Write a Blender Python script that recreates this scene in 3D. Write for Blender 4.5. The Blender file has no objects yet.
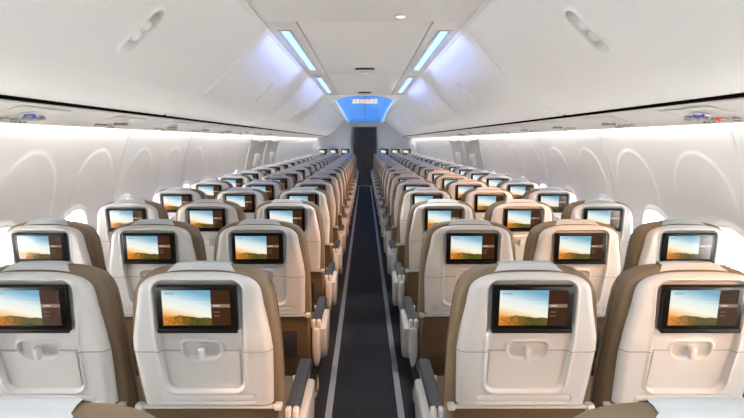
import bpy, bmesh, math, random
import numpy as np
from mathutils import Vector, Matrix
R = math.radians
random.seed(3)
SC = bpy.context.scene
COL = SC.collection
EZ = 1.48          # eye height
Y0, Y1 = -1.75, 16.9   # cabin ends

# ------------------------------------------------------------------ camera
cam_d = bpy.data.cameras.new('camera')
cam = bpy.data.objects.new('camera', cam_d); COL.objects.link(cam)
cam.location = (0, 0, EZ); cam.rotation_euler = (R(90), 0, 0)
cam_d.sensor_width = 36; cam_d.lens = 516 / 744 * 36
cam_d.shift_x = 7.2 / 744; cam_d.shift_y = -68 / 744
cam_d.clip_start = .05
SC.camera = cam

# ------------------------------------------------------------------ world, exposure
w = bpy.data.worlds.new('daylight'); SC.world = w; w.use_nodes = True
w.node_tree.nodes['Background'].inputs[0].default_value = (1.0, .985, .965, 1)
w.node_tree.nodes['Background'].inputs[1].default_value = 22
SC.view_settings.view_transform = 'Standard'; SC.view_settings.look = 'None'
SC.view_settings.gamma = 1; EXPO = 1.3; K_ = 2 ** -EXPO; SC.view_settings.exposure = EXPO
SC.cycles.max_bounces = 12; SC.cycles.diffuse_bounces = 7; SC.cycles.glossy_bounces = 4
SC.cycles.transparent_max_bounces = 8
SC.cycles.caustics_reflective = False; SC.cycles.caustics_refractive = False
SC.cycles.use_denoising = True
SC.cycles.sample_clamp_indirect = 4

def area(name, loc, direction, sx, sy, power, col=(1, 1, 1), spread=180):
    l = bpy.data.lights.new(name, 'AREA'); l.shape = 'RECTANGLE'; l.size = sx; l.size_y = sy
    l.energy = power; l.color = col; l.spread = R(spread)
    o = bpy.data.objects.new(name, l); COL.objects.link(o); o.location = loc
    o.rotation_euler = Vector(direction).to_track_quat('-Z', 'Y').to_euler()
    return o
def spot(name, loc, target, power, col, ang=60, r=.02, blend=.6):
    l = bpy.data.lights.new(name, 'SPOT'); l.energy = power; l.color = col
    l.spot_size = R(ang); l.spot_blend = blend; l.shadow_soft_size = r
    o = bpy.data.objects.new(name, l); COL.objects.link(o); o.location = loc
    o.rotation_euler = (Vector(target) - Vector(loc)).to_track_quat('-Z', 'Y').to_euler()
    return o

# tunable light levels
P_AFT, P_WASH, P_MOOD, P_DOME, P_WARM = 7.0, 17.0, 1.3, 1.6, 23.0
# added fill lamp above the camera, out of view, then the ceiling downlight
area('overhead_fill', (0, .35, 2.185), (0, 0, -1), .8, 1.1, P_AFT, (.93, .97, 1))
spot('downlight_lamp', (.208, 2.97, 2.185), (.15, 3.0, 0), 24, (.95, .98, 1), 150, .03, 1)
# blue mood lamps in the ceiling edge, washing the bins
for sx in (-1, 1):
    for y in (4.29, 6.76):
        area('mood_lamp', (sx * .565, y, 2.190), (sx * .8, 0, -.6), 1.7, .03, P_MOOD, (.22, .33, 1), 130)
# blue lamps of the dome over the forward aisle
for y in (10.2, 12.6, 15.0):
    for sx in (-1, 1):
        area('dome_lamp', (sx * .50, y, 2.215 - .115 * ((y - 8) / 9) ** 1.5), (-sx * .75, 0, .5), 2.3, .03, P_DOME, (.35, .55, 1), 130)

# added warm fill spots tinting the lower seatbacks right of the aisle
for r in range(9):
    spot('warm_fill_seatback', (1.39, .62 + .79 * r - 1.75, 1.56), (.66, .62 + .79 * r + .10, .72), P_WARM, (1, .52, .24), 32, blend=1)
# added warm fill spots at ceiling height, tinting armrests left of the aisle
for r in range(14):
    y_ = .62 + .79 * r
    spot('warm_fill_armrest', (.413, y_ - 1.0, 2.185), (-.24, y_ + .22, .62), P_WARM * 3.2, (1, .46, .16), 18, blend=1)

# ------------------------------------------------------------------ materials
def mat(name, col, rough=.5, metal=0, coat=0, bump=0, bscale=60, var=0, spec=.5, emis=None, es=0):
    m = bpy.data.materials.new(name); m.use_nodes = True
    nt = m.node_tree; b = nt.nodes['Principled BSDF']
    b.inputs['Base Color'].default_value = (*col, 1); b.inputs['Roughness'].default_value = rough
    b.inputs['Metallic'].default_value = metal; b.inputs['Coat Weight'].default_value = coat
    b.inputs['Coat Roughness'].default_value = .15
    b.inputs['Specular IOR Level'].default_value = spec
    if emis: b.inputs['Emission Color'].default_value = (*emis, 1); b.inputs['Emission Strength'].default_value = es
    if bump or var:
        tc = nt.nodes.new('ShaderNodeTexCoord'); n = nt.nodes.new('ShaderNodeTexNoise')
        n.inputs['Scale'].default_value = bscale; n.inputs['Detail'].default_value = 3
        nt.links.new(tc.outputs['Object'], n.inputs['Vector'])
        if bump:
            bp = nt.nodes.new('ShaderNodeBump'); bp.inputs['Strength'].default_value = bump; bp.inputs['Distance'].default_value = .002
            nt.links.new(n.outputs['Fac'], bp.inputs['Height']); nt.links.new(bp.outputs['Normal'], b.inputs['Normal'])
        if var:
            mx = nt.nodes.new('ShaderNodeMix'); mx.data_type = 'RGBA'
            mx.inputs['A'].default_value = (*[c * (1 - var) for c in col], 1)
            mx.inputs['B'].default_value = (*[min(1, c * (1 + var)) for c in col], 1)
            nt.links.new(n.outputs['Fac'], mx.inputs['Factor']); nt.links.new(mx.outputs['Result'], b.inputs['Base Color'])
    return m
def emat(name, col, s):
    m = bpy.data.materials.new(name); m.use_nodes = True; nt = m.node_tree
    nt.nodes.remove(nt.nodes['Principled BSDF']); e = nt.nodes.new('ShaderNodeEmission')
    e.inputs[0].default_value = (*col, 1); e.inputs[1].default_value = s
    nt.links.new(e.outputs[0], nt.nodes['Material Output'].inputs[0]); return m

M = {}
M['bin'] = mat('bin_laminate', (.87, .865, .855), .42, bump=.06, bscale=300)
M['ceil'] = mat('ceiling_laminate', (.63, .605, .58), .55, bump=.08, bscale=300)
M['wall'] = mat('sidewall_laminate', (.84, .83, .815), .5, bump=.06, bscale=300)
M['hatch'] = mat('hatch_laminate', (.62, .60, .585), .5)
M['bulk'] = mat('bulkhead_laminate', (.72, .71, .72), .5)
M['shell'] = mat('seat_shell_plastic', (.63, .62, .605), .34, coat=.25, bump=.03, bscale=400)
M['trimgrey'] = mat('grey_plastic', (.50, .49, .47), .4)
M['leather'] = mat('tan_leather', (.175, .125, .072), .48, bump=.25, bscale=220, var=.12)
M['leatherdark'] = mat('brown_leather', (.12, .072, .034), .6, bump=.25, bscale=120, var=.15)
M['cloth'] = mat('white_cloth', (.60, .625, .635), .85, bump=.4, bscale=700)
M['black'] = mat('black_gap', (.004, .004, .004), .9, spec=0)
M['pad'] = mat('charcoal_pad', (.030, .033, .040), .55, bump=.1, bscale=300)
M['dark'] = mat('dark_metal', (.03, .03, .032), .5, metal=.3)
M['metal'] = mat('brushed_metal', (.5, .5, .5), .3, metal=.9)
M['strip'] = mat('aisle_strip_grey', (.36, .385, .41), .5, var=.08, bscale=30)
M['bezel'] = mat('bezel_black', (.004, .004, .004), .3, coat=.0, spec=.3)
M['lens'] = mat('lamp_lens', (.75, .75, .72), .2, coat=.5)
M['psu'] = mat('service_panel_plastic', (.70, .68, .65), .4)
M['mark'] = mat('grey_marking', (.25, .25, .25), .5)
M['signface'] = emat('exit_sign_face', (1, .97, .93), .85 * K_)
M['red'] = emat('exit_letters', (.55, .06, .05), 1 * K_)
M['signdark'] = mat('exit_arrow_dark', (.10, .12, .14), .5)
M['blueind'] = emat('blue_indicator', (.08, .12, .9), .9 * K_)
M['redind'] = emat('red_indicator', (1, .10, .05), 1.0 * K_)
M['wash'] = emat('sidewall_wash_lamp', (1, .965, .945), P_WASH)
M['diff'] = emat('ceiling_lamp_diffuser', (.62, .88, 1), 1.25 * K_)
M['diffedge'] = emat('ceiling_lamp_edge', (.22, .48, .95), 1.0 * K_)
M['domestrip'] = emat('dome_led', (.45, .75, 1), 1.6 * K_)
M['dome'] = mat('blue_glow_panel', (.08, .14, .24), .35, emis=(.025, .215, .72), es=.9 * K_)  # blue lamplight on the dome put into emission over a dark base
M['down'] = emat('downlight_lens', (.95, 1, 1), 1.6 * K_)
M['white'] = mat('white_plastic', (.8, .8, .79), .35)

# carpet
def carpet():
    m = mat('charcoal_carpet', (.016, .016, .019), .95); nt = m.node_tree; b = nt.nodes['Principled BSDF']
    tc = nt.nodes.new('ShaderNodeTexCoord'); br = nt.nodes.new('ShaderNodeTexBrick')
    br.offset = 0; br.inputs['Scale'].default_value = 1; br.inputs['Brick Width'].default_value = .022; br.inputs['Row Height'].default_value = .022
    br.inputs['Mortar Size'].default_value = .003; br.inputs['Mortar Smooth'].default_value = .4
    br.inputs['Color1'].default_value = (.022, .022, .027, 1); br.inputs['Color2'].default_value = (.027, .027, .033, 1)
    br.inputs['Mortar'].default_value = (.010, .010, .013, 1)
    nt.links.new(tc.outputs['Object'], br.inputs['Vector']); nt.links.new(br.outputs['Color'], b.inputs['Base Color'])
    n = nt.nodes.new('ShaderNodeTexNoise'); n.inputs['Scale'].default_value = 500
    bp = nt.nodes.new('ShaderNodeBump'); bp.inputs['Strength'].default_value = .5; bp.inputs['Distance'].default_value = .003
    nt.links.new(tc.outputs['Object'], n.inputs['Vector']); nt.links.new(n.outputs['Fac'], bp.inputs['Height']); nt.links.new(bp.outputs['Normal'], b.inputs['Normal'])
    return m
M['carpet'] = carpet()

def curtain_mat():
    m = mat('charcoal_curtain', (.085, .075, .075), .9, bump=.3, bscale=300); return m
M['curtain'] = curtain_mat()

def glass():
    m = bpy.data.materials.new('window_pane'); m.use_nodes = True; nt = m.node_tree
    nt.nodes.remove(nt.nodes['Principled BSDF'])
    t = nt.nodes.new('ShaderNodeBsdfTransparent'); g = nt.nodes.new('ShaderNodeBsdfGlossy'); g.inputs['Roughness'].default_value = .02
    mx = nt.nodes.new('ShaderNodeMixShader'); mx.inputs[0].default_value = .06
    nt.links.new(t.outputs[0], mx.inputs[1]); nt.links.new(g.outputs[0], mx.inputs[2])
    nt.links.new(mx.outputs[0], nt.nodes['Material Output'].inputs[0]); return m
M['glass'] = glass()

def display():
    m = bpy.data.materials.new('screen_display'); m.use_nodes = True; nt = m.node_tree; L = nt.links
    b = nt.nodes['Principled BSDF']; b.inputs['Base Color'].default_value = (.005, .005, .005, 1); b.inputs['Roughness'].default_value = .12
    tc = nt.nodes.new('ShaderNodeTexCoord'); sp = nt.nodes.new('ShaderNodeSeparateXYZ'); L.new(tc.outputs['Object'], sp.inputs[0])
    def math_(op, a, b_=None, c=None):
        n = nt.nodes.new('ShaderNodeMath'); n.operation = op
        for i, v in enumerate((a, b_, c)):
            if v is None: continue
            if isinstance(v, (int, float)): n.inputs[i].default_value = v
            else: L.new(v, n.inputs[i])
        return n.outputs[0]
    def mix(f, a, c):
        n = nt.nodes.new('ShaderNodeMix'); n.data_type = 'RGBA'; L.new(f, n.inputs['Factor'])
        for k, v in (('A', a), ('B', c)):
            if isinstance(v, tuple): n.inputs[k].default_value = (*v, 1)
            else: L.new(v, n.inputs[k])
        return n.outputs['Result']
    def ramp(f, stops):
        n = nt.nodes.new('ShaderNodeValToRGB'); L.new(f, n.inputs[0]); e = n.color_ramp.elements
        e[0].position, e[0].color = stops[0][0], (*stops[0][1], 1); e[1].position, e[1].color = stops[-1][0], (*stops[-1][1], 1)
        for p, c in stops[1:-1]:
            x = e.new(p); x.color = (*c, 1)
        return n.outputs['Color']
    u = math_('DIVIDE', math_('ADD', sp.outputs[0], .0916), .1316)
    v = math_('DIVIDE', math_('ADD', sp.outputs[2], .044), .102)
    f = math_('ADD', math_('MULTIPLY', v, .85), math_('MULTIPLY', u, .28))
    sky = ramp(f, [(.22, (.85, .30, .04)), (.34, (.95, .66, .30)), (.50, (1, .96, .82)), (.70, (.80, .90, .88)), (.88, (.36, .60, .72)), (1.0, (.18, .42, .58))])
    n1 = nt.nodes.new('ShaderNodeTexNoise'); n1.inputs['Scale'].default_value = 45; n1.inputs['Detail'].default_value = 5
    L.new(tc.outputs['Object'], n1.inputs['Vector'])
    hill = math_('SUBTRACT', math_('ADD', .22, math_('MULTIPLY', n1.outputs['Fac'], .12)), math_('MULTIPLY', math_('ABSOLUTE', math_('SUBTRACT', u, .35)), .10))
    n2 = nt.nodes.new('ShaderNodeTexNoise'); n2.inputs['Scale'].default_value = 160; n2.inputs['Detail'].default_value = 4
    L.new(tc.outputs['Object'], n2.inputs['Vector'])
    land = ramp(math_('ADD', math_('MULTIPLY', u, .9), math_('MULTIPLY', math_('SUBTRACT', n2.outputs['Fac'], .5), .9)),
                [(.0, (.85, .26, .03)), (.3, (.26, .13, .015)), (.6, (.06, .075, .010)), (1.0, (.15, .11, .03))])
    pic = mix(math_('LESS_THAN', v, hill), sky, land)
    # the small line of marks at the picture's upper corner and two pale captions
    def band(x, a, b_): return math_('MULTIPLY', math_('GREATER_THAN', x, a), math_('LESS_THAN', x, b_))
    marks = math_('MULTIPLY', math_('MULTIPLY', band(u, .06, .26), band(v, .885, .935)), math_('GREATER_THAN', math_('SINE', math_('MULTIPLY', u, 190)), -.2))
    pic = mix(math_('MULTIPLY', marks, .75), pic, (.05, .09, .22))
    cap = math_('MULTIPLY', band(u, .56, .96), band(v, .655, .675)); pic = mix(math_('MULTIPLY', cap, .5), pic, (1, 1, 1))
    cap2 = math_('MULTIPLY', band(u, .72, .96), band(v, .575, .59)); pic = mix(math_('MULTIPLY', cap2, .4), pic, (1, 1, 1))
    side = (.050, .018, .006)
    bar = band(v, .515, .61); sd = mix(bar, side, (.30, .20, .14))
    t1 = math_('MULTIPLY', band(v, .55, .58), band(u, 1.05, 1.19)); sd = mix(math_('MULTIPLY', t1, .8), sd, (.8, .75, .7))
    for a in (.37, .26):
        tt = math_('MULTIPLY', band(v, a, a + .03), band(u, 1.05, 1.17)); sd = mix(math_('MULTIPLY', tt, .5), sd, (.35, .25, .2))
    out = mix(math_('GREATER_THAN', u, 1.0), pic, sd)
    L.new(out, b.inputs['Emission Color']); b.inputs['Emission Strength'].default_value = .95 * K_
    return m
M['display'] = display()

# ------------------------------------------------------------------ mesh helpers
def finish(me, m, smooth=True):
    me.materials.append(m)
    if smooth: me.shade_smooth()
    return me
def grid(name, P, m, wrap_u=False, flip=False, keep=None, caps=False):
    """P: (nv, nu, 3) -> one mesh"""
    P = np.asarray(P, float); nv, nu = P.shape[:2]; F = []
    for j in range(nv - 1):
        for i in range(nu if wrap_u else nu - 1):
            if keep is not None and not keep[j, i]: continue
            a, b, c, d = j * nu + i, j * nu + (i + 1) % nu, (j + 1) * nu + (i + 1) % nu, (j + 1) * nu + i
            F.append((a, d, c, b) if flip else (a, b, c, d))
    if caps:
        F.append(tuple(range(nu))[::1 if flip else -1]); F.append(tuple((nv - 1) * nu + i for i in range(nu))[::-1 if flip else 1])
    me = bpy.data.meshes.new(name); me.from_pydata(P.reshape(-1, 3).tolist(), [], F)
    return finish(me, m)
class MB:
    def __init__(s): s.bm = bmesh.new()
    def box(s, c, d, bev=0, seg=2, rot=None):
        r = bmesh.ops.create_cube(s.bm, size=1); vs = r['verts']
        mtx = Matrix.Translation(c) @ (rot.to_4x4() if rot else Matrix()) @ Matrix.Diagonal((*d, 1))
        bmesh.ops.transform(s.bm, matrix=mtx, verts=vs)
        if bev:
            es = list({e for v in vs for e in v.link_edges})
            bmesh.ops.bevel(s.bm, geom=es, offset=bev, segments=seg, profile=.5, affect='EDGES', clamp_overlap=True)
        return s
    def prism(s, pts, x0, x1, bev=0, seg=2, axis='x'):
        """pts = outline in the plane across axis, extruded from x0 to x1"""
        def P(a, p): return (a, p[0], p[1]) if axis == 'x' else ((p[0], a, p[1]) if axis == 'y' else (p[0], p[1], a))
        A = [s.bm.verts.new(P(x0, p)) for p in pts]; B = [s.bm.verts.new(P(x1, p)) for p in pts]
        n = len(pts); fs = [s.bm.faces.new(A), s.bm.faces.new(B[::-1])]
        for i in range(n): s.bm.faces.new((A[i], B[i], B[(i + 1) % n], A[(i + 1) % n]))
        if bev:
            es = list({e for f in fs for e in f.edges})
            bmesh.ops.bevel(s.bm, geom=es, offset=bev, segments=seg, profile=.5, affect='EDGES', clamp_overlap=True)
        return s
    def tube(s, path, r, n=8, closed=False):
        path = [Vector(p) for p in path]; N = len(path); rings = []
        for i, p in enumerate(path):
            a = path[(i - 1) % N] if (closed or i > 0) else p; b = path[(i + 1) % N] if (closed or i < N - 1) else p
            t = (b - a).normalized(); up = Vector((0, 0, 1)) if abs(t.z) < .9 else Vector((0, 1, 0))
            u = t.cross(up).normalized(); v = t.cross(u); rr = r[i] if isinstance(r, (list, tuple)) else r
            rings.append([s.bm.verts.new(p + (u * math.cos(k * 2 * math.pi / n) + v * math.sin(k * 2 * math.pi / n)) * rr) for k in range(n)])
        for i in range(N if closed else N - 1):
            A, B = rings[i], rings[(i + 1) % N]
            for k in range(n): s.bm.faces.new((A[k], A[(k + 1) % n], B[(k + 1) % n], B[k]))
        if not closed:
            s.bm.faces.new(rings[0][::-1]); s.bm.faces.new(rings[-1])
        return s
    def disc(s, c, r, h, n=20, axis=(0, 0, 1), r2=None):
        q = Vector(axis).to_track_quat('Z', 'Y').to_matrix().to_4x4()
        bmesh.ops.create_cone(s.bm, cap_ends=True, segments=n, radius1=r, radius2=r if r2 is None else r2, depth=h, matrix=Matrix.Translation(c) @ q)
        return s
    def ball(s, c, d, n=16, rot=None):
        mtx = Matrix.Translation(c) @ (rot.to_4x4() if rot else Matrix()) @ Matrix.Diagonal((*d, 1))
        bmesh.ops.create_uvsphere(s.bm, u_segments=n, v_segments=n // 2, radius=.5, matrix=mtx); return s
    def mesh(s, name, m, smooth=True):
        bmesh.ops.recalc_face_normals(s.bm, faces=s.bm.faces[:])
        me = bpy.data.meshes.new(name); s.bm.to_mesh(me); s.bm.free(); me.materials.append(m)
        if smooth:
            me.shade_smooth()
            try: me.set_sharp_from_angle(angle=R(38))
            except Exception: pass
        return me
def link(name, me, parent=None, loc=None, rot=None):
    o = bpy.data.objects.new(name, me); COL.objects.link(o)
    if parent: o.parent = parent
    if loc: o.location = loc
    if rot: o.rotation_euler = rot
    return o
def tag(o, label, cat, group=None):
    o['label'] = label; o['category'] = cat
    if group: o['group'] = group
    return o
def thing(name, label, cat, loc=(0, 0, 0), group=None, rot=None):
    return tag(link(name, None, None, loc, rot), label, cat, group)
def struct(name, me, loc=None, parent=None):
    o = link(name, me, parent, loc)
    if not parent: o['kind'] = 'structure'
    return o
def copy_tree(o, parent=None):
    c = o.copy(); COL.objects.link(c); c.parent = parent
    for ch in list(o.children): copy_tree(ch, c)
    return c
def sm(x, a, b):
    t = np.clip((x - a) / (b - a), 0, 1); return t * t * (3 - 2 * t)
ORD = 'first second third fourth fifth sixth seventh eighth ninth tenth eleventh twelfth thirteenth fourteenth fifteenth sixteenth seventeenth eighteenth nineteenth twentieth'.split()
SIDE = {-1: 'left', 1: 'right'}

# ------------------------------------------------------------------ setting: floor, shell, ends
struct('floor', MB().box((0, (Y0 + Y1) / 2, -.02), (3.7, Y1 - Y0 + .2, .04)).mesh('floor', M['carpet'], False))
for i, sx in enumerate((-1, 1)):
    b = MB(); y = 3.36 - 2.47 * 2
    while y < Y1 - .1:
        e = min(y + 2.47, Y1 - .02); b.box((sx * .196, (y + e) / 2, .0015), (.036, e - y - .006, .005)); y += 2.47
    struct('trim_%d' % (i + 1), b.mesh('aisle_strip', M['strip']))
sh = [(1.66, 1.60), (1.72, 2.0), (1.5, 2.45), (1.0, 2.65)]
sh = sh + [(-x, z) for x, z in sh[::-1]]
sh2 = [(x * 1.02, z + .03) for x, z in sh]
struct('ceiling_crown', grid('crown', [[(x, Y0 - .1, z) for x, z in sh], [(x, Y1 + .1, z) for x, z in sh]], M['dark']))
struct('wall_back', MB().box((0, Y0 - .03, 1.3), (3.7, .06, 2.7)).mesh('wall_back', M['curtain']))  # unseen end wall, dark cloth chosen to cut light on the seatbacks
fw = MB()
for sx in (-1, 1):
    fw.box((sx * (.385 + .70), Y1 + .03, 1.3), (1.40, .06, 2.7))
fw.box((0, Y1 + .03, 1.94 + .35), (.77, .06, .70)); fw.box((0, Y1 + .2, -.02), (1.2, .4, .04)); fw.box((-.42, Y1 + .2, 1.3), (.04, .4, 2.6)); fw.box((.42, Y1 + .2, 1.3), (.04, .4, 2.6))
struct('wall_front', fw.mesh('wall_front', M['bulk']))
struct('wall_forward_galley', MB().box((0, Y1 + .40, 1.2), (1.2, .06, 2.4)).mesh('galley', M['dark']))

# ------------------------------------------------------------------ sidewalls with windows
def wallx(z):
    return np.interp(z, [0, .1, .25, .5, .7, .9, 1.05, 1.2, 1.32, 1.42, 1.50, 1.56, 1.62], [1.60, 1.64, 1.70, 1.755, 1.768, 1.765, 1.748, 1.718, 1.690, 1.665, 1.638, 1.618, 1.605])
def sdrr(dx, dz, hx, hz, r):
    qx = np.abs(dx) - hx + r; qz = np.abs(dz) - hz + r
    return np.hypot(np.maximum(qx, 0), np.maximum(qz, 0)) + np.minimum(np.maximum(qx, qz), 0) - r
WY = (.17, .81); WZ = .865; PIT = 1.28; YP = 3.58
def smooth_x(z):   # smoothed profile
    return sum(wallx(z + d) for d in (-.06, -.03, 0, .03, .06)) / 5
def wall_panel(L, windows):
    ys = np.linspace(0, L, max(3, int(L / .009))); zs = np.linspace(0, 1.62, 170)
    Yg, Zg = np.meshgrid(ys, zs); X = smooth_x(Zg); keep = np.ones((len(zs) - 1, len(ys) - 1), bool)
    for wy in windows:
        # tall arched recess
        half = .238; top = 1.425; ay = wy + .15
        d = np.where(Zg > 1.15, (np.hypot((Yg - ay) / half, (Zg - 1.15) / (top - 1.15)) - 1) * half, np.abs(Yg - ay) - half)
        X = X - .0045 * (1 - sm(d, -.012, .008)) * sm(Zg, .45, .6)
        # raised oval window surround with the opening cut out
        d = sdrr(Yg - wy, Zg - (WZ + .005), .152, .215, .145)
        X = X - .010 * (1 - sm(d, -.008, .008))
        d2 = sdrr(Yg - wy, Zg - WZ, .122, .18, .110)
        X = X + .075 * (1 - sm(d2, -.012, .02))
        yc = (ys[:-1] + ys[1:]) / 2; zc = (zs[:-1] + zs[1:]) / 2; YC, ZC = np.meshgrid(yc, zc)
        keep &= ~(sdrr(YC - wy, ZC - WZ, .122, .18, .110) < -.016)
    g = np.minimum(Yg, L - Yg)
    X = X + .010 * (1 - sm(g, 0, .010))
    return ys, zs, X, Yg, Zg, keep
cache = {}
def panel_mesh(L, windows, sx, key):
    k = (key, sx)
    if k not in cache:
        ys, zs, X, Yg, Zg, keep = wall_panel(L, windows)
        cache[k] = grid('sidewall', np.stack([sx * X, Yg, Zg], -1), M['wall'], flip=(sx > 0), keep=keep)
    return cache[k]
def ring(hy, hz, r, n=48):
    pts = []
    for k in range(n):
        a = 2 * math.pi * k / n; c, s_ = math.cos(a), math.sin(a); e = 2 / 2.6
        pts.append((hy * math.copysign(abs(c) ** e, c), hz * math.copysign(abs(s_) ** e, s_)))
    return pts
winmesh = {}
for sx in (-1, 1):
    xw = float(smooth_x(np.array(WZ)))
    winmesh[sx] = (MB().tube([(sx * (xw - .008), a, WZ + b) for a, b in ring(.150, .205, 0)], .006, 8, True).mesh('window_frame', M['wall']),
                   MB().prism([(a, WZ + b) for a, b in ring(.150, .20, 0)], sx * (xw + .052), sx * (xw + .056)).mesh('pane', M['glass']),
                   MB().prism([(a, WZ + b) for a, b in ring(.152, .20, 0)][2:23], sx * (xw + .036), sx * (xw + .040)).mesh('window_shade', M['wall']))
nwin = 0
k0 = math.floor((Y0 - YP) / PIT)
HATCH = (3, 4)
hatch_frames = {}
for sx in (-1, 1):
    k = k0
    while YP + k * PIT < Y1:
        y = YP + k * PIT; L = min(PIT, Y1 - y)
        wins = WY if L > 1.2 else ()
        hatch = k in HATCH
        me = panel_mesh(L, wins, sx, L)
        if hatch:
            if ('h', sx) not in hatch_frames:
                m2 = me.copy(); m2.materials.clear(); m2.materials.append(M['hatch']); hatch_frames[('h', sx)] = m2
            o = struct('door_%d' % (k - 2 + (2 if sx > 0 else 0)), hatch_frames[('h', sx)], (0, y, 0))
            xs = lambda z, d=0: sx * (float(smooth_x(np.array(z))) - d)
            # frame tube around the hatch
            fp = []
            for z in np.linspace(.45, 1.50, 12): fp.append((xs(z, .006), .03, z))
            for z in np.linspace(1.50, .45, 12): fp.append((xs(z, .006), PIT - .03, z))
            link('door_frame', MB().tube(fp, .014, 8, True).mesh('hatch_frame', M['wall']), o)
            hb = MB(); rot = Matrix.Rotation(sx * -.18, 3, 'Y')
            hb.box((xs(1.18, .022), .66, 1.18), (.05, .26, .20), .02, 3, rot)
            h = link('door_handle', hb.mesh('hatch_handle', M['white']), o)
            link('grip', MB().prism([(.58, 1.11), (.74, 1.11), (.66, 1.23)], xs(1.18, .045), xs(1.18, .056), .004).mesh('hatch_grip', M['trimgrey']), h)
            link('exit_lamp', MB().box((xs(1.50, .02), .64, 1.50), (.02, .34, .05), .006).mesh('hatch_lamp', M['signface']), o)
        else:
            struct('wall_' + SIDE[sx], me, (0, y, 0))
        for wy in wins:
            nwin += 1
            o = struct('window_%d' % nwin, winmesh[sx][1], (0, y + wy, 0))
            link('window_frame', winmesh[sx][0], o)
            r_ = random.Random(nwin * 7).random()
        # wash lamp along the top of this panel, one per panel
        if L > .3:
            lm = cache.setdefault(('wash', round(L, 3), sx), MB().box((sx * 1.577, L / 2, 1.606), (.016, L - .07, .010)).mesh('wash_lamp', M['wash'], False))
            d_ = '%s wall panel behind the camera' % ORD[max(0, -1 - k)] if y < -.9 else 'over %s wall panel ahead' % ORD[max(0, k + 3)]
            t = link('wash_lamp', lm, None, (0, y, 0))
            tag(t, 'slim warm white lamp strip on the %s sidewall, %s' % (SIDE[sx], d_), 'strip light', 'wash lamps over the sidewalls')
        k += 1

# ------------------------------------------------------------------ ceiling
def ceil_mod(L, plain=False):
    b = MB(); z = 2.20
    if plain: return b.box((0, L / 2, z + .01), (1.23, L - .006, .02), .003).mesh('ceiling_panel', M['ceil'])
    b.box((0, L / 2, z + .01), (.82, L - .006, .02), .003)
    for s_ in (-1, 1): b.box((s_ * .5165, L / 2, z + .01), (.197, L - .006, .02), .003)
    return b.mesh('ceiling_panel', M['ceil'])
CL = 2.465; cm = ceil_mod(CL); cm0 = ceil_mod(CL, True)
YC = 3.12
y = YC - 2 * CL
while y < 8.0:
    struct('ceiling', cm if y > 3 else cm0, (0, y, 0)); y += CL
YD = y   # dome starts (8.05)
# dome ceiling: sloping panel, its recess glowing blue by added emission
ys = np.concatenate([np.linspace(YD, YD + 1.4, 60), np.linspace(YD + 1.45, Y1 - 1.2, 40), np.linspace(Y1 - 1.15, Y1 + .02, 40)]); xs_ = np.linspace(-.613, .613, 70)
Xg, Yg = np.meshgrid(xs_, ys)
base = 2.20 - .115 * sm(Yg, YD + 2.5, Y1)
front = YD + .12 + 1.15 * (np.abs(Xg) / .53) ** 2.5
dd = np.minimum(np.minimum((Yg - front) * .6, .535 - np.abs(Xg)), (Y1 - .25 - Yg) * .8)
Zg = base + .10 * sm(dd, 0, .16)
struct('ceiling_dome', grid('dome', np.stack([Xg, Yg, Zg], -1), M['bin'], flip=True))
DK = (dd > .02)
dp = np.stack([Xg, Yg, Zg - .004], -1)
struct('ceiling_dome_glow', grid('dome_glow', dp, M['dome'], flip=True, keep=DK[:-1, :-1] & DK[1:, 1:] & DK[:-1, 1:] & DK[1:, :-1]))
struct('ceiling_dome_seam', MB().tube([(0, y_, 2.20 + .090 - .115 * float(sm(np.array(y_), YD + 2.5, Y1))) for y_ in np.linspace(YD + .6, Y1 - .7, 20)], .006, 6).mesh('dome_seam', mat('seam_blue_grey', (.05, .12, .25), .5)))
# LED lines round the dome
b = MB(); pr = []
path = []
for t in np.linspace(Y1 - .6, YD + 1.0, 30): path.append((-.530, t))
for t in np.linspace(-.548, .548, 5)[1:-1]: pass
path2 = [(-x, y_) for x, y_ in path]
for i, pp in enumerate((path, path2)):
    pts = [(x, y_, 2.20 - .115 * float(sm(np.array(y_), YD + 2.5, Y1)) + .004) for x, y_ in pp]
    o = link('dome_light', MB().tube(pts, .010, 6).mesh('dome_led', M['domestrip']))
    tag(o, 'glowing pale blue light line along the %s edge of the blue ceiling dome' % ('left', 'right')[i], 'strip light', 'light lines round the dome')
# ceiling lights
lf = MB(); LL = 1.86
fr = link  # alias
def frame_ring(L, w_, t, z):
    b = MB()
    b.box((0, -L / 2 - t / 2, z), (w_ + 2 * t, t, .008)); b.box((0, L / 2 + t / 2, z), (w_ + 2 * t, t, .008))
    b.box((-w_ / 2 - t / 2, 0, z), (t, L, .008)); b.box((w_ / 2 + t / 2, 0, z), (t, L, .008)); return b
fm = frame_ring(LL, .074, .012, -.002).mesh('light_frame', M['ceil'])
em = MB().box((0, 0, -.001), (.074, LL, .006)).mesh('light_edge', M['diffedge'])
dm = MB().box((0, 0, -.005), (.052, LL - .02, .004), .0015).mesh('light_diffuser', M['diff'])
for sx in (-1, 1):
    for n_, y in enumerate((4.29, 6.76)):
        t = thing('ceiling_light', '%s blue-white rectangular light panel on the %s edge of the ceiling' % (('longer looking near', 'farther')[n_], SIDE[sx]), 'ceiling light', (sx * .52, y, 2.20), 'rectangular light panels along the ceiling')
        link('light_frame', fm, t); e = link('diffuser', em, t); link('lens', dm, e)
# round downlight
t = thing('downlight', 'small round white downlight in the ceiling right of the aisle centre', 'ceiling light', (.208, 2.97, 2.20))
link('ring', MB().disc((0, 0, -.003), .034, .006, 28).mesh('downlight_ring', M['white']), t)
link('lens', MB().disc((0, 0, -.006), .024, .006, 24).mesh('downlight_lens', M['down']), t)
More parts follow.
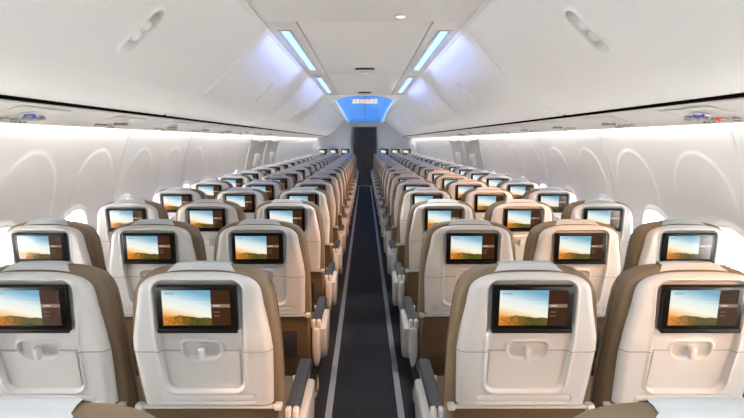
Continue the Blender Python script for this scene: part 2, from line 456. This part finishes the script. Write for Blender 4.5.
# smoke detector / vents
for n_, y in enumerate((5.15, 7.62)):
    t = thing('ceiling_vent', 'small white ceiling fitting with dark slot, %s' % ('between the two pairs of light panels', 'just before the blue dome')[n_], 'vent', (0, y, 2.20), 'white fittings along the ceiling centre')
    link('housing', MB().box((0, 0, -.012), (.20, .16, .024), .010, 3).mesh('vent_housing', M['ceil']), t)
    link('slot', MB().box((0, -.082, -.012), (.18, .006, .012), .002).mesh('vent_slot', M['black']), t)
    link('cap', MB().disc((0, .05, -.028), .045, .016, 20, r2=.03).mesh('vent_cap', M['bin']), t)

# ------------------------------------------------------------------ EXIT sign
t = thing('exit_sign', 'white EXIT sign with arrows hanging under the blue ceiling dome', 'exit sign', (0, 7.85, 2.085))
link('sign_box', MB().box((0, .012, 0), (.385, .03, .075), .006).mesh('sign_box', M['white']), t)
link('sign_face', MB().box((0, -.005, 0), (.37, .006, .062), .002).mesh('sign_face', M['signface']), t)
0 and link('bracket', MB().box((0, .012, .075), (.20, .015, .08)).mesh('sign_bracket', M['white']), t)
fc = bpy.data.curves.new('exit_text', 'FONT'); fc.body = 'EXIT'; fc.size = .074; fc.extrude = .001; fc.align_x = 'CENTER'; fc.align_y = 'CENTER'; fc.space_character = 1.2
fo = bpy.data.objects.new('tmp', fc); COL.objects.link(fo)
bpy.context.view_layer.update(); dg = bpy.context.evaluated_depsgraph_get()
tm = bpy.data.meshes.new_from_object(fo.evaluated_get(dg)); bpy.data.objects.remove(fo); tm.materials.clear(); tm.materials.append(M['red'])
link('lettering', tm, t, (0, -.0095, 0), (R(90), 0, 0))
for s_ in (-1, 1):
    link('arrow', MB().prism([(s_ * .155, 0), (s_ * .135, .014), (s_ * .135, -.014)], -.010, -.008, axis='y').mesh('arrow', M['signdark']), t)

# ------------------------------------------------------------------ overhead bins
prof = [(.640, 2.190), (.660, 2.168), (.700, 2.122), (.748, 2.060), (.806, 1.985), (.871, 1.911), (.962, 1.830), (1.054, 1.748), (1.155, 1.688), (1.235, 1.655), (1.266, 1.640)]
pv = np.array(prof)
tt = np.concatenate([[0], np.cumsum(np.hypot(*np.diff(pv, axis=0).T))])
S = np.linspace(0, tt[-1], 110)
def cr(vals):  # smooth the interpolated profile
    v = np.interp(S, tt, vals)
    for _ in range(22):
        v[1:-1] = (v[:-2] + 2 * v[1:-1] + v[2:]) / 4
    return v
PX, PZ = cr(pv[:, 0]), cr(pv[:, 1])
TX, TZ = np.gradient(PX), np.gradient(PZ); nn = np.hypot(TX, TZ); TX, TZ = TX / nn, TZ / nn
NX, NZ = TZ, -TX        # towards the cabin (down, inboard)
ic = int(np.argmin(np.abs(PX - .871)))
sc_ = S[ic]
def bin_door(L, sx):
    ly = L / 2
    ys = np.unique(np.concatenate([np.linspace(.004, .03, 6), np.linspace(.03, ly - .06, 10), np.linspace(ly - .06, ly + .06, 60), np.linspace(ly + .06, L - .03, 10), np.linspace(L - .03, L - .004, 6)]))
    # denser along the profile too
    Yg, Sg = np.meshgrid(ys, S); px = np.interp(Sg, S, PX); pz = np.interp(Sg, S, PZ); nx = np.interp(Sg, S, NX); nz = np.interp(Sg, S, NZ)
    e = np.minimum(Yg - .004, L - .004 - Yg); h = -.012 * (1 - np.clip(e / .02, 0, 1)) ** 2
    d = np.hypot(np.maximum(np.abs(Sg - sc_) - .066, 0), Yg - ly) - .044
    h = h + .010 * np.exp(-((d - .005) / .006) ** 2) - .032 * (1 - sm(d, -.010, .0))
    return np.stack([sx * (px + nx * h), Yg, pz + nz * h], -1)
bcache = {}
BL = 2.47; y = 3.26 - 2 * BL; n_ = 0
while y < Y1 - .2:
    L = min(BL, Y1 - y)
    for sx in (-1, 1):
        key = (round(L, 3), sx)
        if key not in bcache:
            door = grid('bin_door', bin_door(L, sx), M['bin'], flip=(sx < 0))
            outl = [(sx * (x - nx * .045), z - nz * .045) for x, z, nx, nz in list(zip(PX, PZ, NX, NZ))[::6]] + [(sx * 1.5, 1.66), (sx * 1.56, 1.9), (sx * 1.35, 2.3), (sx * .9, 2.42), (sx * .66, 2.35)]
            body = MB().prism(outl, .012, L - .012, axis='y').mesh('bin_body', M['trimgrey'])
            hinge = MB().prism([(sx * .614, 2.199), (sx * .637, 2.186), (sx * .660, 2.20), (sx * .64, 2.23)], .003, L - .003, axis='y').mesh('bin_hinge', M['bin'])
            # two rounded paddles in the latch hollow
            pads = []
            ang = math.atan2(TZ[ic], TX[ic])
            for q in (-.022, .028):
                i_ = int(np.argmin(np.abs(S - (sc_ + q))))
                c = Vector((sx * (PX[i_] + NX[i_] * -.010), L / 2, PZ[i_] + NZ[i_] * -.010))
                rot = Matrix.Rotation(-ang * sx if sx > 0 else ang, 3, 'Y')
                pads.append(MB().ball(c, (.056, .066, .036), 20, rot).mesh('bin_latch', M['bin']))
            rim = []
            for a in np.linspace(0, 2 * math.pi, 40, endpoint=False):
                q = sc_ + (.066 if math.cos(a) > 0 else -.066) + .049 * math.cos(a)
                f_ = lambda A: float(np.interp(q, S, A))
                rim.append((sx * (f_(PX) + f_(NX) * .005), L / 2 + .049 * math.sin(a), f_(PZ) + f_(NZ) * .005))
            pads.append(MB().tube(rim, .0045, 8, True).mesh('latch_rim', M['bin']))
            bcache[key] = (door, body, hinge, pads)
        door, body, hinge, pads = bcache[key]
        where = ('overhead bin behind the camera' if y + L < 0.9 else 'overhead bin %s from the camera' % ORD[max(0, n_ - 1)])
        o = thing('overhead_bin', 'white closed %s, on the %s side of the cabin' % (where, SIDE[sx]), 'overhead bin', (0, y, 0), 'overhead bins on the %s side' % SIDE[sx])
        link('door', door, o); link('body', body, o); link('hinge_cover', hinge, o)
        for p in pads: link('latch_rim' if p.name.startswith('latch_rim') else 'latch', p, o)
    y += L; n_ += 1
# black strip standing in for the shade of the gap, and service panel rail
for i, sx in enumerate((-1, 1)):
    struct('trim_%d' % (3 + i), MB().prism([(sx * 1.262, 1.655), (sx * 1.264, 1.637), (sx * 1.290, 1.627), (sx * 1.31, 1.66)], Y0, Y1, axis='y').mesh('shadow_gap', M['black']))
    pr = [(1.560, 1.585), (1.562, 1.563), (1.556, 1.557), (1.545, 1.5565), (1.50, 1.566), (1.42, 1.584), (1.34, 1.606), (1.300, 1.619), (1.290, 1.6215), (1.284, 1.626), (1.29, 1.645)]
    struct('trim_%d' % (5 + i), grid('service_rail', [[(sx * x, yy, z) for x, z in pr] for yy in (Y0, Y1)], M['psu'], flip=(sx < 0)))
    struct('trim_%d' % (7 + i), MB().prism([(sx * 1.50, 1.64), (sx * 1.64, 1.612), (sx * 1.66, 1.66), (sx * 1.5, 1.66)], Y0, Y1, axis='y').mesh('rail_backing', M['wall']))

# passenger service units
def psu(sx, yy, n_):
    far = n_ > 9
    if yy < .3: where = 'above the first row, nearest the camera'
    where = 'above the %s row of seats' % ORD[n_]
    t = thing('passenger_service_unit', 'white service unit %s, %s side' % (where, SIDE[sx]), 'service unit', (sx * 1.405, yy, 1.5885), 'service units under the %s bins' % SIDE[sx], (0, sx * R(13.2), 0))
    K = cache
    if ('psu', 0) not in K:
        K[('psu', 0)] = MB().box((0, 0, .001), (.20, .34, .005), .002).mesh('psu_base', M['psu'])
        K[('psu', 1)] = MB().disc((0, 0, -.008), .017, .010, 16, r2=.014).mesh('psu_lamp', M['lens'])
        K[('psu', 2)] = MB().disc((0, 0, -.010), .019, .014, 16, r2=.013).mesh('psu_nozzle', M['trimgrey'])
        K[('psu', 3)] = MB().box((0, 0, -.008), (.05, .07, .004), .002).mesh('psu_sign', M['white'])
        K[('psu', 4)] = MB().disc((0, 0, -.009), .007, .006, 10).mesh('psu_button', M['mark'])
    link('base_panel', K[('psu', 0)], t)
    if far: return t
    for j in range(3):
        link('reading_light', K[('psu', 1)], t, (sx * .060, -.10 + j * .06, 0))
        link('air_nozzle', K[('psu', 2)], t, (sx * .010, .02 + j * .05, 0))
        link('call_button', K[('psu', 4)], t, (sx * .082, .06 + j * .03, 0))
    s_ = link('sign_panel', K[('psu', 3)], t, (-sx * .035, -.02, 0))
    if n_ == 2:
        arc = [(-sx * .012 + .014 * math.cos(a) * .6, -.02 + .03 * math.cos(a), -.011 - 0) for a in np.linspace(.3, 2.8, 9)]
        arc = [(.016 * math.sin(a) - .008, .032 * math.cos(a), -.0115) for a in np.linspace(.1, 3.04, 11)]
        link('belt_symbol', MB().tube(arc, .0045, 6).mesh('belt_symbol', M['blueind']), s_)
        if sx > 0:
            link('warning_lamp', MB().disc((.058, -.01, -.009), .017, .006, 16).mesh('warning_lamp', M['redind']), t)
    return t

# ------------------------------------------------------------------ seats
SL = .35; ZT = 1.024; TILT = math.atan(.18)
def yl(z):
    z = np.asarray(z, float); v = -.18 * (z - ZT) + np.where(z < .93, .16 * (.93 - z) , 0) * np.clip((.93 - z) / .06, 0, 1) ** .5
    return v if v.ndim else float(v)
ZS0, ZS1 = .712, 1.121
def shellW(z):
    w0 = np.interp(z, [.71, .80, .895, .94, .985, 1.03, 1.06], [.187, .192, .196, .192, .184, .175, .171])
    t = np.clip((z - 1.04) / (ZS1 - 1.04), 0, 1); return w0 * (1 - t ** 3.1) ** (1 / 3.1)
seam = []
def make_shell():
    a = np.linspace(ZS0, 1.04, 125); bb = 1.04 + (ZS1 - 1.04) * np.sin(np.linspace(0, math.pi / 2, 46))[1:]
    zs = np.concatenate([a, bb]); us = np.linspace(-1, 1, 130); us = np.sign(us) * (1 - (1 - np.abs(us)) ** 1.25)
    U, Z = np.meshgrid(us, zs); W = shellW(Z); X = U * W
    zt = 1.04 + (ZS1 - 1.04) * (1 - np.clip(np.abs(X) / .177, 0, .9999) ** 3.1) ** (1 / 3.1)
    e = np.minimum((1 - np.abs(U)) * W, (zt - Z) * .9)
    rr = .024; h = .026 * (1 - np.sqrt(1 - (1 - np.clip(e / rr, 0, 1)) ** 2))
    # long recess that holds screen and tray
    hw = np.interp(Z, [.757, .95, 1.11], [.113, .120, .122]); zc, hz = .930, .173
    r = .032; qx = np.abs(X) - hw + r; qz = np.abs(Z - zc) - hz + r
    d = np.hypot(np.maximum(qx, 0), np.maximum(qz, 0)) + np.minimum(np.maximum(qx, qz), 0) - r
    h = h + .013 * (1 - sm(d, -.008, .001)) - .004 * np.exp(-((d - .003) / .0045) ** 2)
    # latch cup
    q = np.where(Z > .893, sdrr(X, Z - .893, .056, .026, .016), sdrr(X, Z - .893, .056, .032, .031))
    h = h + .0075 * (1 - sm(q, -.006, .0)) - .004 * np.exp(-((q - .003) / .003) ** 2)
    # seam across the shell
    if seam is not None:
        j = int(np.argmin(np.abs(zs - .893)))
        for i_ in range(len(us)): seam.append((X[j, i_], float(yl(Z[j, i_])) + h[j, i_], Z[j, i_]))
    # literature slot outline at the bottom
    d3 = sdrr(X, Z - .734, .137, .0105, .006); h = h + .004 * np.exp(-(d3 / .0024) ** 2)
    Y = yl(Z) + h
    P = np.stack([X, Y, Z], -1)
    # closing flange going forward
    m = len(us)
    return grid('back_shell', P, M['shell'], flip=False)
CT = 1.131
def cushW(z):
    w0 = np.interp(z, [.40, .60, .71, .895, 1.0, 1.05, 1.07], [.203, .207, .212, .212, .203, .196, .192])
    t = np.clip((z - 1.03) / (CT - 1.03), 0, 1); return w0 * (1 - t ** 3.0) ** (1 / 3.0)
def cushT(z):
    t = np.clip((z - 1.045) / (CT - 1.045), 0, 1); return .052 * (1 - t ** 2.4) ** (1 / 2.4)
def cushC(z): return yl(z) + .026 + .051
def make_cushion():
    a = np.linspace(.42, 1.03, 26); bb = 1.03 + (CT - 1.03) * np.sin(np.linspace(0, math.pi / 2 * .995, 22))[1:]
    rows = []
    for z in np.concatenate([a, bb]):
        W, T, c = float(cushW(z)), float(cushT(z)), float(cushC(z)); row = []
        for k in range(56):
            th = 2 * math.pi * k / 56; ct, st = math.cos(th), math.sin(th)
            row.append((W * math.copysign(abs(ct) ** .42, ct), c + T * math.copysign(abs(st) ** .36, st), z))
        rows.append(row)
    return grid('backrest', rows, M['leather'], wrap_u=True, caps=True)
def make_cover():
    rows = []
    xs = np.linspace(-1, 1, 17)
    zs_b = np.linspace(1.119, CT - .002, 5); zs_f = np.concatenate([np.linspace(CT - .002, 1.09, 7), np.linspace(1.07, .95, 5)])
    # path over the crest: back edge -> crest -> front
    path = [(float(cushC(z) - cushT(z)) - .003, z) for z in zs_b] + [(float(cushC(CT)) + q, CT + .0015) for q in (-.018, 0, .018)] + [(float(cushC(z) + cushT(z)) + .004, z) for z in zs_f]
    for j, (y_, z) in enumerate(path):
        w_ = .096 - .019 * min(1, j / 6) if j < 6 else .077
        rows.append([(x * w_, y_, z + .003 - .006 * (abs(x) * w_ / .096) ** 3) for x in xs])
    P = np.array(rows)
    me = grid('headrest_cover', P, M['cloth'], flip=True)
    return me
def make_screen():
    b = MB().box((0, -.004, 0), (.219, .020, .135), .006, 2)
    return b.mesh('screen', M['bezel'])
def make_display():
    return MB().box((0, -.0147, .0), (.1836, .0012, .118)).mesh('display', M['display'], False)
SM = {}
SM['shell'] = make_shell(); SM['cush'] = make_cushion(); SM['cover'] = make_cover(); SM['screen'] = make_screen()
me = MB().box((0, -.0147, .007), (.1832, .0012, .102)).mesh('display', M['display'], False); SM['disp'] = me
SM['lip'] = MB().box((0, -.0150, -.0608), (.219, .005, .012), .002).mesh('screen_lip', mat('lip_dark', (.008, .007, .007), .5, spec=.2))
# tray: thin slab on the floor of the recess below the seam
tp = [(-.104, .763 + .02), (-.104, .888), (-.058, .888), (-.050, .872), (-.030, .860), (0, .855), (.030, .860), (.050, .872), (.058, .888), (.104, .888), (.100, .775), (.094, .767), (.086, .764), (-.086, .764), (-.094, .767), (-.100, .775)]
bmt = MB(); A = [bmt.bm.verts.new((x, yl(z) + .0105, z)) for x, z in tp]; B = [bmt.bm.verts.new((x, yl(z) + .016, z)) for x, z in tp]
bmt.bm.faces.new(A); bmt.bm.faces.new(B[::-1])
for i in range(len(tp)): bmt.bm.faces.new((A[i], B[i], B[(i + 1) % len(tp)], A[(i + 1) % len(tp)]))
SM['tray'] = bmt.mesh('tray_table', M['shell'])
SM['latch'] = MB().box((0, yl(.886) + .004, .886), (.016, .020, .036), .004, 2, Matrix.Rotation(TILT, 3, 'X')).mesh('tray_latch', M['shell'])
rb = MB().box((0, yl(.703) + .008, .703), (.385, .014, .010), .003)
SM['rail'] = rb.mesh('shell_rail', M['trimgrey'])
SM['hinge'] = MB().box((0, yl(.70) + .008, .703), (.022, .026, .017), .004, 2).mesh('hinge_block', M['trimgrey'])
for k_, s_ in (('seam_a', -1), ('seam_b', 1)):
    SM[k_] = MB().tube([(x, y_ - .0001, z) for x, y_, z in seam if s_ * x > .060 and abs(x) < .1965], .0013, 6).mesh('shell_seam', M['mark'])
SM['pan'] = MB().box((0, .485, .455), (.425, .50, .13), .045, 4).box((0, .50, .385), (.41, .46, .03), .01).mesh('seat_cushion', M['leather'])
SM['kick'] = MB().prism([(yl(.69) + .012, .69), (yl(.52) + .010, .52), (yl(.42) + .02, .40), (.30, .33), (.40, .33), (.33, .5), (.22, .69)], -.198, .198, .010, 2).mesh('lower_back', M['leatherdark'])
SM['frame'] = MB().box((0, .47, .335), (.44, .46, .05), .01).box((-.0, .28, .29), (.22, .12, .07), .01).mesh('seat_frame', M['dark'])
SM['pocket'] = MB().box((.05, yl(.56) + .004, .56), (.20, .010, .13), .004, 2, Matrix.Rotation(TILT * .8, 3, 'X')).mesh('literature_pocket', M['dark'])
lg = MB()
lg.tube([(0, .30, .32), (0, .24, .15), (0, .20, .02)], .018, 8).tube([(0, .66, .32), (0, .70, .15), (0, .72, .02)], .018, 8).tube([(0, .22, .06), (0, .70, .06)], .012, 8).box((0, .46, .012), (.05, .62, .024), .006)
SM['leg'] = lg.mesh('leg', M['metal'])
# piping up each side of the cushion
for s_ in (-1, 1):
    SM['piping', s_] = MB().tube([(s_ * (float(cushW(z)) - .0005), float(cushC(z)) + .008, z) for z in np.linspace(.50, 1.08, 14)], .0025, 5).mesh('piping', M['leatherdark'])
# armrest (origin at the near end, height .64)
SM['arm_pad'] = MB().prism([(.205, .650), (.205, .622), (.56, .618), (.575, .628), (.570, .645), (.54, .652)], -.0175, .0175, .007, 3).mesh('arm_pad', M['pad'])
ab = MB().prism([(.20, .622), (.20, .575), (.30, .560), (.50, .592), (.565, .606), (.56, .620)], -.0155, .0155, .006, 2)
SM['arm_body'] = ab.mesh('arm_body', M['shell'])
ac = MB().box((-.0095, .193, .634), (.016, .030, .036), .006, 3).box((.0095, .193, .634), (.016, .030, .036), .006, 3)
SM['arm_cap'] = ac.mesh('arm_cap', M['shell'])
# tapering post hanging from the near end
rows = []
for q in np.linspace(0, 1, 16):
    z = .618 - .200 * q; wx = .0165 * (1 - max(0, q - .55) ** 2 * 3.2) * (.85 + .15 * min(1, q * 5)); wy = .030 * (1 - max(0, q - .5) ** 2 * 2.4)
    rows.append([(wx * math.copysign(abs(math.cos(a)) ** .6, math.cos(a)) , .205 + .035 * q * q + wy * math.copysign(abs(math.sin(a)) ** .6, math.sin(a)), z) for a in np.linspace(0, 2 * math.pi, 24, endpoint=False)])
SM['arm_post'] = grid('arm_post', rows, M['shell'], wrap_u=True, caps=True, flip=True)
# aisle-side fairing, D shaped in side view
fp = [(.215, .600), (.235, .500), (.275, .440), (.33, .420), (.40, .430), (.46, .475), (.50, .550), (.50, .600), (.46, .612), (.26, .614)]
SM['fairing'] = MB().prism(fp, .008, .048, .014, 3).mesh('arm_fairing', M['trimgrey'])
SM['button'] = MB().disc((0, .44, .630), .010, .008, 12, (1, 0, 0)).mesh('recline_button', M['white'])
loop = [(0, .30 + .055 * math.cos(a) * 1.0, .345 + .062 * math.copysign(abs(math.sin(a)) ** .7, math.sin(a))) for a in np.linspace(0, 2 * math.pi, 20, endpoint=False)]
SM['loop'] = MB().tube([(p[0] + .028 * math.cos(a), p[1], p[2]) for p, a in zip(loop, np.linspace(0, 2 * math.pi, 20, endpoint=False))], .0055, 8, True).mesh('foot_loop', M['trimgrey'])

SP = .46; CX = .456
def make_seat(kind, sx):
    """kind: aisle / middle / window;  sx: side of the cabin"""
    t = link('airliner_seat', None)
    s_ = link('back_shell', SM['shell'], t); s_['label'] = 'glossy white moulded seatback shell'
    link('shell_rail', SM['rail'], s_); link('seam', SM['seam_a'], s_); link('seam', SM['seam_b'], s_)
    for q in (-1, 1): link('hinge_block', SM['hinge'], s_, (q * .203, 0, 0))
    bk = link('backrest', SM['cush'], t); link('piping', SM['piping', -1], bk); link('piping', SM['piping', 1], bk)
    link('headrest_cover', SM['cover'], t)
    sc = link('screen', SM['screen'], t, (0, yl(ZT) + .002, ZT), (TILT, 0, 0)); link('display', SM['disp'], sc); link('screen_lip', SM['lip'], sc)
    tr = link('tray_table', SM['tray'], t); link('tray_latch', SM['latch'], tr)
    link('seat_cushion', SM['pan'], t); link('lower_back', SM['kick'], t); link('seat_frame', SM['frame'], t)
    link('literature_pocket', SM['pocket'], t)
    inb = -sx  # direction towards the aisle
    def arm(off, aisle):
        a = link('armrest', SM['arm_body'], t, (off, 0, 0)); link('arm_pad', SM['arm_pad'], a); link('arm_cap', SM['arm_cap'], a); link('arm_post', SM['arm_post'], a)
        if aisle:
            a.scale = (1.25, 1, 1)
            link('recline_button', SM['button'], a, (-inb * .020, 0, 0))
    arm(inb * .230, kind == 'aisle')
    if kind == 'window': arm(-inb * .222, False)
    if kind == 'aisle':
        f = link('arm_fairing', SM['fairing'], t, (inb * .226, 0, 0), (0, 0, 0))
        if inb < 0: f.rotation_euler = (0, 0, 0); f.scale = (-1, 1, 1)
        link('foot_loop', SM['loop'], t, (inb * .195, 0, -.065))
    if kind != 'middle': link('leg', SM['leg'], t, (inb * (.08 if kind == 'aisle' else -.02), 0, 0))
    return t
NROW = 19; ROWP = .79; YR0 = .62
for sx in (-1, 1):
    for ki, kind in enumerate(('aisle', 'middle', 'window')):
        proto = None
        for r in range(NROW):
            if r == 0 and kind != 'aisle': continue
            o = make_seat(kind, sx) if proto is None else copy_tree(proto)
            if proto is None: proto = o
            o.location = (sx * (CX + SP * ki), YR0 + ROWP * r, 0)
            if r == 0: lab = 'tan leather headrest with white cover cut off by the bottom edge, %s of the aisle' % SIDE[sx]
            elif r <= 3: lab = '%s seat %s of the aisle in the %s row from the camera, screen lit' % (kind, SIDE[sx], ORD[r])
            else: lab = 'white-backed %s seat %s of the aisle, %s row away from the camera' % (kind, SIDE[sx], ORD[r])
            tag(o, lab, 'airliner seat', '%s seats %s of the aisle' % (kind, SIDE[sx]))
    for r in range(NROW):
        psu(sx, 2.13 + ROWP * (r - 2), r)

# ------------------------------------------------------------------ curtain and bulkhead screens
nx = 160; xs_ = np.linspace(-.37, .37, nx)
rows = []
for z in np.linspace(.02, 1.93, 24):
    amp = .032 + .006 * math.sin(z * 2)
    rows.append([(x, Y1 - .045 + amp * math.sin(x * 2 * math.pi / .066 + .3 * math.sin(z * 1.7) + 1.2 * math.sin(x * 9)), z) for x in xs_])
o = thing('curtain', 'dark charcoal pleated curtain closing the doorway at the aisle end', 'curtain', (0, 0, 0))
link('fabric', grid('curtain', rows, M['curtain']), o)
link('curtain_rail', MB().box((0, Y1 - .04, 1.945), (.77, .05, .03), .006).mesh('curtain_rail', M['trimgrey']), o)
for sx in (-1, 1):
    for n_, x in enumerate((.635, 1.01, 1.375)):
        t = thing('bulkhead_screen', 'small lit screen on the end wall %s of the curtain, %s' % (SIDE[sx], ('beside the curtain', 'the middle one', 'the outermost one')[n_]), 'screen', (sx * x, Y1 - .012, 1.125), 'screens on the end wall')
        link('bezel', MB().box((0, 0, 0), (.27, .024, .19), .01, 2).mesh('wall_bezel', M['bezel']), t)
        d = link('display', SM['disp'], t, (0, .0015, -.008)); d.scale = (1.2, 1, 1.2)
